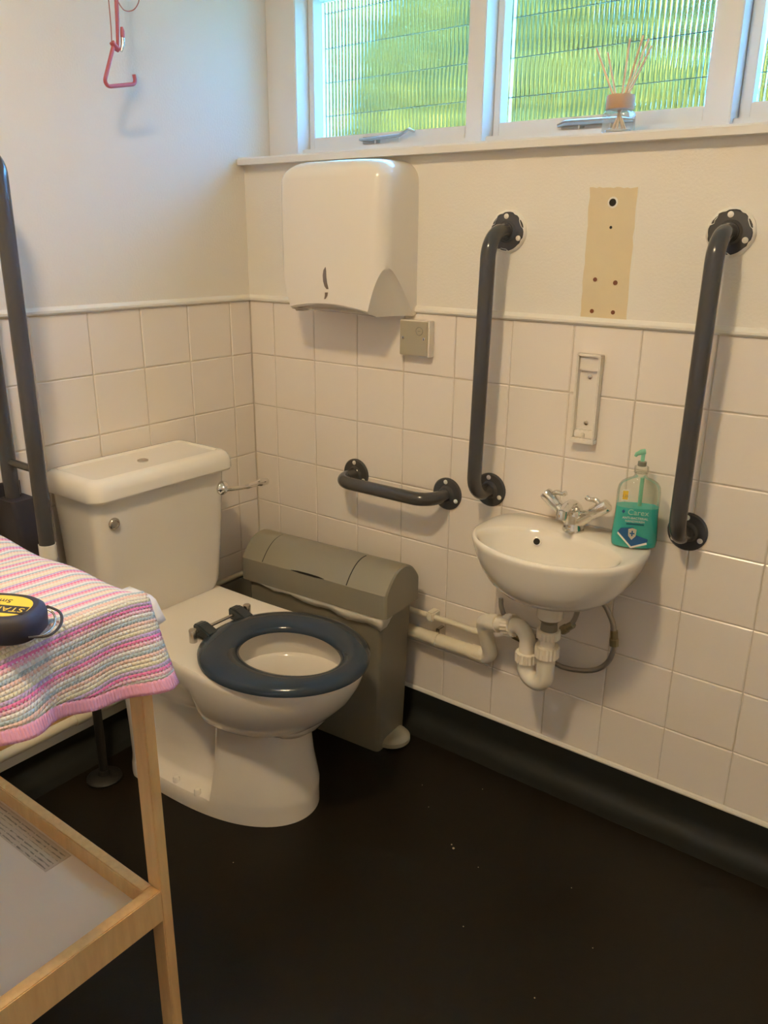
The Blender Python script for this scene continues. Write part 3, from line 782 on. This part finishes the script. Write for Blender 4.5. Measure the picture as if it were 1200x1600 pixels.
MB().tube(smoothpath([(X(.220), .176, .698), (X(.226), .205, .694), (X(.230), .240, .692), (X(.232), .285, .692), (X(.230), .318, .689)], 5), [.0065]*4+[.0058]*6+[.0075]*5+[.0105]*3+[.0095]*2+[.005], 14).build('flush_lever', 'chrome', ci, 60)

# ------------------------------------------------------------------ bin
bn_ = thing('waste_bin', 'grey sanitary pedal bin with arched flap lid beside the toilet', 'bin', (.415, -.150, 0), math.radians(4))
L2 = .232; D2 = .078
bb = MB().loft([[(x, y, z) for x, y in rrect(0, 0, hx, hy, .012, 4)] for hx, hy, z in ((L2-.024, D2-.014, 0), (L2-.022, D2-.012, .006), (L2-.010, D2-.004, .40), (L2-.008, D2-.003, .425))]).build('body', 'binbody', bn_, 40)
def arch(z0, z1, zr, d, n=16):
    pts = [(-d, z0)]
    for k in range(n+1):
        y = -1+2*k/n; pts.append((d*y, z1+(zr-z1)*(1-abs(y)**2.2)))
    pts.append((d, z0))
    return pts
ar = arch(.412, .476, .530, D2+.006)
rings = []
for x, s in ((-L2-.008,.90),(-L2-.004,.97),(-L2+.001,1.0),(0,1.0),(L2-.001,1.0),(L2+.004,.97),(L2+.008,.90)):
    rings.append([(x, y*s, .412+(z-.412)*(.97 if s < .95 else 1)) for y, z in ar])
lidb = MB().loft(rings).build('lid', 'binlid', bn_, 30)
def patch_on(x0, x1, a0, a1, off, name, m, parent, n=14):
    r = []
    for x in (x0, x1):
        row = []
        for k in range(n+1):
            yy = a0+(a1-a0)*k/n; row.append((x, (D2+.006)*yy, .476+.054*(1-abs(yy)**2.2)+off))
        r.append(row)
    lo = [[(x, y*.985, z-.004) for x, y, z in row] for row in r]
    rr = [r[0][k] for k in range(n+1)] + [r[1][k] for k in range(n, -1, -1)]
    vs = r[0]+r[1]+lo[0]+lo[1]; N = n+1; fs = []
    for k in range(n):
        fs.append((k, k+1, N+k+1, N+k)); fs.append((2*N+k, 3*N+k, 3*N+k+1, 2*N+k+1))
        fs.append((k, 2*N+k, 2*N+k+1, k+1)); fs.append((N+k, N+k+1, 3*N+k+1, 3*N+k))
    fs.append((0, N, 3*N, 2*N)); fs.append((n, 2*N+n, 3*N+n, N+n))
    return MB().add(vs, fs).build(name, m, parent, 30)
patch_on(-.1635, .1205, -.985, .100, .0004, 'flap_gap', 'dark', lidb)
flap = patch_on(-.1608, .1178, -1.0, .080, .0012, 'flap', 'binlid', lidb)
MB().loft([[(x, -D2-.0075+.0006*abs(x)/.03, z) for x, z in ((-.06,.4795),(-.035,.4825),(0,.4835),(.03,.4825),(.05,.4795),(.02,.4775),(-.03,.4775))],
           [(x, -D2-.0085, z) for x, z in ((-.06,.4795),(-.035,.4825),(0,.4835),(.03,.4825),(.05,.4795),(.02,.4775),(-.03,.4775))]]).build('finger_notch', 'dark', lidb)
# liner showing under the lid
random.seed(5); ln = MB(); top = []; bot = []
for k in range(31):
    t = k/30; x = -L2+.02+(2*L2-.026)*t
    top.append((x, -D2-.002, .418)); bot.append((x, -D2-.0055-.003*math.sin(19*t)*t, .409-.030*t**1.2+.003*math.sin(23*t)+random.uniform(-.0015,.0015)))
for k in range(1, 14):
    t = k/13
    top.append((L2-.006+.002, -D2+.10*t, .418)); bot.append((L2-.004+.003*math.sin(9*t), -D2+.10*t, .379+.036*t+random.uniform(-.0015,.0015)))
m = MB(); nn = len(top)
m.add(top+bot, [(k, k+1, nn+k+1, nn+k) for k in range(nn-1)])
li = m.build('bin_liner', 'liner', bn_, 50)
sd = li.modifiers.new('thickness', 'SOLIDIFY'); sd.thickness = .0012
pd = []
for hgt, f in ((.006,.94),(.009,1.0),(.020,1.0),(.028,.86),(.031,.6)):
    ring = []
    for k in range(25):
        a = -PI/2+PI*k/24; ring.append((L2-.024+.052*math.cos(a)*f, .004+.050*math.sin(a)*f, hgt))
    pd.append(ring)
MB().loft(pd).build('pedal', mat('pale_grey_pedal', (.36,.33,.25), .28), bn_, 40)

# ------------------------------------------------------------------ folded drop-down rail by the toilet
dr = thing('folding_rail', 'dark hinged support rail folded upright by the wall beside the cistern', 'support rail', (.0, -.80, 0))
MB().tube(fillet([(.162, 0, .672), (.162, 0, 1.46), (.044, 0, 1.46), (.044, 0, .70)], .036, 10), .0172, 20).build('rail_loop', 'rail', dr, 60)
MB().cyl((.162, 0, .640), (.162, 0, .674), .0188, 20).build('end_cap', 'cap', dr, 40)
MB().cyl((.044, 0, .842), (.162, 0, .842), .0085, 12).build('cross_bar', 'rail', dr, 40)
MB().box((0, -.045, .56), (.008, .042, .785)).build('wall_plate', 'blackplastic', dr, bevel=.003)
MB().loft([[(x, y, z) for x, y in rrect(.058, 0, hx, .028, .012, 5)] for hx, z in ((.044,.545),(.050,.56),(.046,.70),(.030,.76))]).build('hinge_body', 'blackplastic', dr, 40)
for z in (.60, .765):
    MB().lathe((.008, .030, z), (1,0,0), [(.0062,0),(.0062,.002),(.004,.0032)], 14).build('plate_screw', 'brass', dr, 40)
MB().tube(fillet([(.138, .086, .008), (.138, .086, .50), (.075, .0, .575)], .03, 6), .0110, 14).build('support_leg', 'blackmetal', dr, 50)
MB().lathe((.138, .086, .001), (0,0,1), [(.044,0),(.044,.004),(.036,.010),(.016,.014),(.013,.026)], 32).build('floor_foot', 'blackmetal', dr, 40)

# pipe on the left wall
lp = thing('low_pipe', 'cream painted pipe running low along the wall behind the support rail', 'pipe', (.030, -.8, .132))
MB().tube([(0, .32, .0), (0, -.75, -.004)], .0155, 18).build('pipe_run', 'oldpipe', lp, 40)
MB().tube([(0, .085, -.001), (0, .125, -.001)], .0185, 18).build('pipe_collar', 'oldpipe', lp, 40)
MB().box((-.030, .02, -.008), (0, .034, .05)).build('pipe_clip', 'oldpipe', lp, bevel=.002)

# ------------------------------------------------------------------ pull cord
pc = thing('pull_cord', 'red emergency pull cord with angular plastic handle hanging by the wall', 'pull cord', (.10, -.452, 1.62))
def L(pts): return [(0, y+.452, z-1.62) for y, z in pts]
hp = fillet(L([(-.468,1.705),(-.503,1.622),(-.4165,1.6395),(-.420,1.658)]), .010, 6)
MB().tube(hp, .0042, 12).build('handle', 'red', pc, 60)
MB().tube(L([(-.471,1.713),(-.463,1.704),(-.455,1.701)]), [.006,.007,.006], 10).build('knot', 'red', pc, 60)
MB().tube(smoothpath([(0, -.019, .094), (.002, -.019, .136), (.001, -.018, .30), (0, -.004, .795)], 6), .0011, 8).build('thin_cord', 'redcord', pc, 60)
MB().tube([(0, -.005, .082), (0, .0, .139), (0, .002, .176), (0, .002, .30)], [.0030,.0042,.0044,.0036], 10).build('toggle_bar', 'red', pc, 60)
MB().tube([(.003, .001, .078), (.003, .007, .092), (.003, .008, .107)], [.0030,.0045,.0045], 10).build('metal_clip', 'steel', pc, 60)
MB().tube([(.003, .008, .105), (.003, .0085, .118), (.003, .0075, .126)], [.0046,.0046,.0028], 10).build('clip_sleeve', 'red', pc, 60)
MB().tube(smoothpath([(0,.004,.176),(0,.012,.166),(0,.021,.160),(0,.035,.161),(0,.050,.170),(0,.061,.187),(0,.060,.21),(0,.045,.225),(0,.02,.24),(0,.002,.30),(0,0,.795)], 6), .0011, 8).build('loop_cord', 'redcord', pc, 60)
MB().lathe((0, 0, .797), (0,0,-1), [(.028,-.003),(.028,.012),(.008,.022)], 20).build('ceiling_switch', 'plastic', pc, 40)

# ------------------------------------------------------------------ reed diffuser
rd = thing('reed_diffuser', 'glass reed diffuser with wooden collar standing on the window sill', 'diffuser', (1.058, .008, 1.5222))
MB().loft([[(x, y, z) for x, y in rrect(0, 0, h, h, r, 5)] for h, r, z in ((.024,.008,0),(.0265,.009,.003),(.0265,.009,.034),(.024,.010,.040),(.015,.012,.044),(.014,.012,.052))]).build('jar', 'jar', rd, 50)
MB().lathe((0,0,.043), (0,0,1), [(.0265,0),(.0275,.002),(.0275,.022),(.026,.026),(.012,.0262)], 28).build('collar', 'cork', rd, 40)
MB().lathe((0,0,.0015), (0,0,1), [(.0240,0),(.0245,.002),(.0245,.0045)], 20).build('oil', mat('diffuser_oil', (.66,.58,.42), .1), rd, 40)
for tx, ty, tz in ((-.060,.0,.158),(-.040,.010,.150),(.006,.004,.168),(.036,-.006,.168),(.042,.008,.164),(.052,.0,.150)):
    d = Vector((tx, ty, tz-.05)); top_ = Vector((tx, ty, tz)); bt = Vector((-tx*.28, -ty*.3, .004))
    MB().tube([bt, top_], .0021, 6).build('reed', 'reed', rd, 60)

# ------------------------------------------------------------------ changing table
X0, X1, Y0, Y1 = .20, .915, -1.63, -1.098
ct = thing('changing_table', 'beech wood baby changing table with open lower shelf', 'changing table', (X0, Y0, 0))
def q(x, y, z): return (x-X0, y-Y0, z)
for x0 in (X0, X1-.030):
    for y0 in (Y0, Y1-.018):
        MB().box(q(x0, y0, 0), q(x0+.030, y0+.018, .845)).build('leg', 'wood', ct, bevel=.0015)
for y0 in (Y0+.018, Y1-.036):
    MB().box(q(X0+.002, y0, .335), q(X1-.020, y0+.018, .392)).build('shelf_rail', 'wood', ct, bevel=.0015)
    MB().box(q(X0+.002, y0, .745), q(X1-.020, y0+.018, .845)).build('top_rail', 'wood', ct, bevel=.0015)
for x0 in (X0, X1-.020):
    MB().box(q(x0, Y0+.018, .335), q(x0+.020, Y1-.018, .392)).build('shelf_rail', 'wood', ct, bevel=.0015)
    MB().box(q(x0, Y0+.018, .745), q(x0+.020, Y1-.018, .845)).build('top_rail', 'wood', ct, bevel=.0015)
sh = MB().box(q(X0+.020, Y0+.036, .350), q(X1-.020, Y1-.036, .362)).build('shelf_board', 'shelf', ct)
MB().box(q(X0+.020, Y0+.036, .765), q(X1-.020, Y1-.036, .777)).build('top_board', 'shelf', ct)
def print_mat():
    m = bpy.data.materials.new('printed_instructions'); m.use_nodes = True
    nt = m.node_tree; p = nt.nodes['Principled BSDF']; p.inputs['Roughness'].default_value = .5
    tc = nt.nodes.new('ShaderNodeTexCoord'); mp = nt.nodes.new('ShaderNodeMapping'); mp.inputs['Scale'].default_value = (60, 240, 1)
    n = nt.nodes.new('ShaderNodeTexNoise'); n.inputs['Scale'].default_value = 1.6; n.inputs['Detail'].default_value = 2
    w_ = nt.nodes.new('ShaderNodeTexWave'); w_.bands_direction = 'Y'; w_.inputs['Scale'].default_value = 45; w_.inputs['Distortion'].default_value = 0
    mul = nt.nodes.new('ShaderNodeMath'); mul.operation = 'MULTIPLY'
    r = nt.nodes.new('ShaderNodeValToRGB'); r.color_ramp.elements[0].position = .30; r.color_ramp.elements[0].color = (.62,.50,.34,1)
    r.color_ramp.elements[1].position = .52; r.color_ramp.elements[1].color = (.25,.20,.13,1)
    L_ = nt.links.new
    L_(tc.outputs['Object'], mp.inputs['Vector']); L_(mp.outputs['Vector'], n.inputs['Vector']); L_(tc.outputs['Object'], w_.inputs['Vector'])
    L_(n.outputs['Fac'], mul.inputs[0]); L_(w_.outputs['Fac'], mul.inputs[1]); L_(mul.outputs[0], r.inputs['Fac']); L_(r.outputs['Color'], p.inputs['Base Color'])
    return m
pm_ = print_mat()
st_ = MB().box(q(.44, -1.183, .3621), q(.712, -1.137, .3626)).build('instruction_sticker', mat('sticker_paper', (.62,.50,.34), .5), ct)
for i in range(6):
    for j in range(2):
        x = .446+i*.044; y = -1.181+j*.0225
        MB().box(q(x, y, .3626), q(x+.040, y+.0195, .3628)).build('printed_block', pm_, st_)
# mat
mt = MB().loft([[(x, y, z) for x, y in rrect((X0+X1)/2, (Y0+Y1)/2, hx, hy, .03, 6)] for hx, hy, z in ((.318,.212,.778),(.326,.220,.785),(.328,.222,.846),(.350,.258,.848),(.352,.260,.858),(.345,.253,.862))]).build('changing_mat', 'mat', None, 50)
tag(mt, 'white changing mat under the striped blanket', 'mat')
shw = MB(); rws = []
for i in range(7):
    t = i/6; row = []
    for j in range(9):
        s_ = j/8
        if s_ < .6: row.append((.86+.055*s_/.6, -1.150+.070*t, .8600))
        else:
            f = (s_-.6)/.4; row.append((.915+.014*f, -1.150+.070*t+.004*f, .8590-.030*f-.006*math.sin(3*t)))
    rws.append(row)
shw.add([p for r in rws for p in r], [(i*9+j, i*9+j+1, (i+1)*9+j+1, (i+1)*9+j) for i in range(6) for j in range(8)])
so = shw.build('muslin_cloth', 'mat', None, 60)
sm = so.modifiers.new('thickness', 'SOLIDIFY'); sm.thickness = .0015
tag(so, 'corner of white muslin peeking out under the blanket', 'cloth')

# ------------------------------------------------------------------ striped blanket
def knit_mat():
    m = bpy.data.materials.new('striped_knit'); m.use_nodes = True
    nt = m.node_tree; p = nt.nodes['Principled BSDF']; p.inputs['Roughness'].default_value = .9; p.inputs['Specular IOR Level'].default_value = .1
    uv = nt.nodes.new('ShaderNodeUVMap'); sp = nt.nodes.new('ShaderNodeSeparateXYZ'); nt.links.new(uv.outputs[0], sp.inputs[0])
    def math_(op, a, b=None, c=None):
        n = nt.nodes.new('ShaderNodeMath'); n.operation = op
        for i, x in enumerate((a, b, c)):
            if x is None: continue
            if isinstance(x, (int, float)): n.inputs[i].default_value = x
            else: nt.links.new(x, n.inputs[i])
        return n.outputs[0]
    row = math_('DIVIDE', sp.outputs[0], .0050)
    fl_ = math_('FLOOR', row); fr_ = math_('FRACT', row)
    ph = math_('FRACT', math_('DIVIDE', math_('ADD', fl_, .5), 8))
    r = nt.nodes.new('ShaderNodeValToRGB'); r.color_ramp.interpolation = 'CONSTANT'
    cols = [(.74,.71,.55),(.54,.42,.66),(.78,.22,.40),(.80,.48,.56),(.76,.78,.80),(.42,.52,.58),(.80,.56,.48),(.80,.74,.64)]
    e = r.color_ramp.elements
    for i, c in enumerate(cols):
        k = e[i] if i < 2 else e.new(i/8)
        k.position = i/8; k.color = (*c, 1)
    nt.links.new(ph, r.inputs['Fac'])
    # stitches: alternate rows are offset by half a stitch, white yarn flecks between rows
    odd = math_('MULTIPLY', math_('MODULO', fl_, 2), .5)
    st_u = math_('ADD', math_('DIVIDE', sp.outputs[1], .0050), odd)
    sx = math_('ABSOLUTE', math_('SINE', math_('MULTIPLY', st_u, PI)))
    sy = math_('SINE', math_('MULTIPLY', fr_, PI))
    h = math_('MULTIPLY', math_('POWER', sx, .6), math_('POWER', sy, .6))
    mx = nt.nodes.new('ShaderNodeMix'); mx.data_type = 'RGBA'; mx.inputs[7].default_value = (.84,.80,.80,1)
    fleck = math_('MULTIPLY', math_('GREATER_THAN', fr_, .66), math_('LESS_THAN', sx, .75))
    nt.links.new(math_('MULTIPLY', fleck, .75), mx.inputs[0]); nt.links.new(r.outputs['Color'], mx.inputs[6])
    nt.links.new(mx.outputs[2], p.inputs['Base Color'])
    b = nt.nodes.new('ShaderNodeBump'); b.inputs['Strength'].default_value = .8; b.inputs['Distance'].default_value = .0018
    nt.links.new(h, b.inputs['Height']); nt.links.new(b.outputs['Normal'], p.inputs['Normal'])
    return m
def rib_mat():
    m = bpy.data.materials.new('pink_ribbed_border'); m.use_nodes = True
    nt = m.node_tree; p = nt.nodes['Principled BSDF']; p.inputs['Roughness'].default_value = .9; p.inputs['Specular IOR Level'].default_value = .1
    p.inputs['Base Color'].default_value = (.80, .38, .50, 1)
    uv = nt.nodes.new('ShaderNodeUVMap'); w_ = nt.nodes.new('ShaderNodeTexWave'); w_.bands_direction = 'Y'; w_.inputs['Scale'].default_value = 75
    b = nt.nodes.new('ShaderNodeBump'); b.inputs['Strength'].default_value = .6; b.inputs['Distance'].default_value = .002
    nt.links.new(uv.outputs[0], w_.inputs['Vector']); nt.links.new(w_.outputs['Fac'], b.inputs['Height']); nt.links.new(b.outputs['Normal'], p.inputs['Normal'])
    return m
bl = thing('knitted_blanket', 'striped pink and cream knitted blanket draped over the changing table', 'blanket', (.92, -1.10, .87))
EX = .922; RB = .020
def blanket_pt(s, t):
    """s: distance from the top edge line (negative: on the top, positive: down the drape); t: 0 at the far edge, grows towards the room"""
    y = -1.092 - t
    zt = .874 + .0035*math.sin(t*17+s*9) + .003*math.sin(s*31+t*8) - .004*max(0, (.03-t)/.03)
    if s < 0:
        x = EX-RB+s; z = zt
        if t < .03: z -= (1-t/.03)**2*.006
    else:
        arc = RB*PI/2
        if s < arc:
            a = s/RB; x = EX-RB+RB*math.sin(a); z = zt-RB+RB*math.cos(a)
        else:
            d = s-arc; wv = .005*math.sin(t*34+.8)+.003*math.sin(t*71)
            x = EX + d*(.22+.45*wv/.02) + .0; z = zt-RB-d*.975
        y += (s/.14)**2*.010*max(0, 1-t/.12)
    return (x-.92, y+1.10, z-.87)
def hem_len(t): return .140 - .105*min(t, .45) + .006*math.sin(t*24)
def sheet(name, m, s0fn, s1fn, ns, nt_):
    me = bpy.data.meshes.new(name); vs = []; uvs = []
    for j in range(nt_+1):
        t = .56*j/nt_
        for i in range(ns+1):
            s = s0fn(t)+(s1fn(t)-s0fn(t))*i/ns
            vs.append(blanket_pt(s, t)); uvs.append((s+.5+.02*(hem_len(0)-hem_len(t)) , t))
    fs = [(j*(ns+1)+i, j*(ns+1)+i+1, (j+1)*(ns+1)+i+1, (j+1)*(ns+1)+i) for j in range(nt_) for i in range(ns)]
    me.from_pydata(vs, [], fs); ul = me.uv_layers.new(name='UVMap')
    for p in me.polygons:
        p.use_smooth = True
        for li_ in p.loop_indices: ul.data[li_].uv = uvs[me.loops[li_].vertex_index]
    me.materials.append(m); o = bpy.data.objects.new(name, me); C.objects.link(o); o.parent = bl
    sd = o.modifiers.new('thickness', 'SOLIDIFY'); sd.thickness = .005; sd.offset = 1
    return o
sheet('knit', knit_mat(), lambda t: -.52, lambda t: hem_len(t)-.017, 150, 90)
sheet('border', rib_mat(), lambda t: hem_len(t)-.018, lambda t: hem_len(t), 4, 90)

# ------------------------------------------------------------------ tape measure on the blanket
tm = thing('tape_measure', 'black tape measure with yellow label lying on the striped blanket', 'tape measure', (.888, -1.276, .880), math.radians(-20))
tm.scale = (1.12, 1.12, .82)
tm.rotation_euler = (math.radians(0), math.radians(4), math.radians(35))
def tring(f, z):
    out = []
    for k in range(48):
        a = 2*PI*k/48; c, s = math.cos(a), math.sin(a)
        x = .043*math.copysign(abs(c)**.72, c); y = .036*math.copysign(abs(s)**.72, s)
        out.append((x*f, y*f, z))
    return out
cs = MB().loft([tring(.92,0), tring(1,.004), tring(1.0,.024), tring(.95,.033), tring(.84,.038), tring(.80,.0385)]).build('case', 'blackplastic', tm, 50)
def lab(f): 
    return [(.031*f*math.copysign(abs(math.cos(2*PI*k/36))**.8, math.cos(2*PI*k/36)), .024*f*math.copysign(abs(math.sin(2*PI*k/36))**.8, math.sin(2*PI*k/36))) for k in range(36)]
lb = MB().loft([[(x, y, .0384) for x, y in lab(1)], [(x, y, .0390) for x, y in lab(.99)]]).build('yellow_label', 'yellow', cs)
MB().box((-.030, -.016, .0389), (.030, .001, .0394)).build('label_bar', 'blackplastic', cs)
text('brand_text', 'STANLEY', .0135, 'yellow', cs, (0, -.0075, .0396), (0, 0, PI), .0002)
text('length_text', '5m', .011, 'blackplastic', cs, (0, .011, .0393), (0, 0, PI), .0002)
MB().tube(smoothpath([(.036,.026,.026),(.052,.022,.020),(.060,.004,.014),(.056,-.016,.010),(.040,-.026,.012)], 6), .0016, 8).build('wrist_loop', 'blackplastic', tm, 60)
MB().tube(smoothpath([(.036,.024,.024),(.047,.019,.018),(.053,.003,.012),(.049,-.014,.009),(.038,-.024,.011)], 6), .0012, 8).build('belt_clip', 'steel', tm, 60)

# ------------------------------------------------------------------ crumbs on the floor
random.seed(21); cr = MB()
for x, y, r in ((.985,-.384,.0030),(.975,-.376,.0018),(.80,-.24,.0012),(1.06,-.40,.0012),(.93,-.16,.0012),(1.31,-.62,.0014),(1.12,-.56,.0014),(.62,-.72,.0012),(1.35,-.45,.0012),(.21,-.60,.0018),(.86,-.30,.0012),(1.25,-.33,.0012)):
    cr.lathe((x, y, .0006), (0,0,1), [(r*.8,0),(r,r*.5),(r*.4,r)], 6)
tag(cr.build('crumbs', 'pale'), 'tiny pale crumbs scattered on the black floor', 'crumbs', kind='stuff')
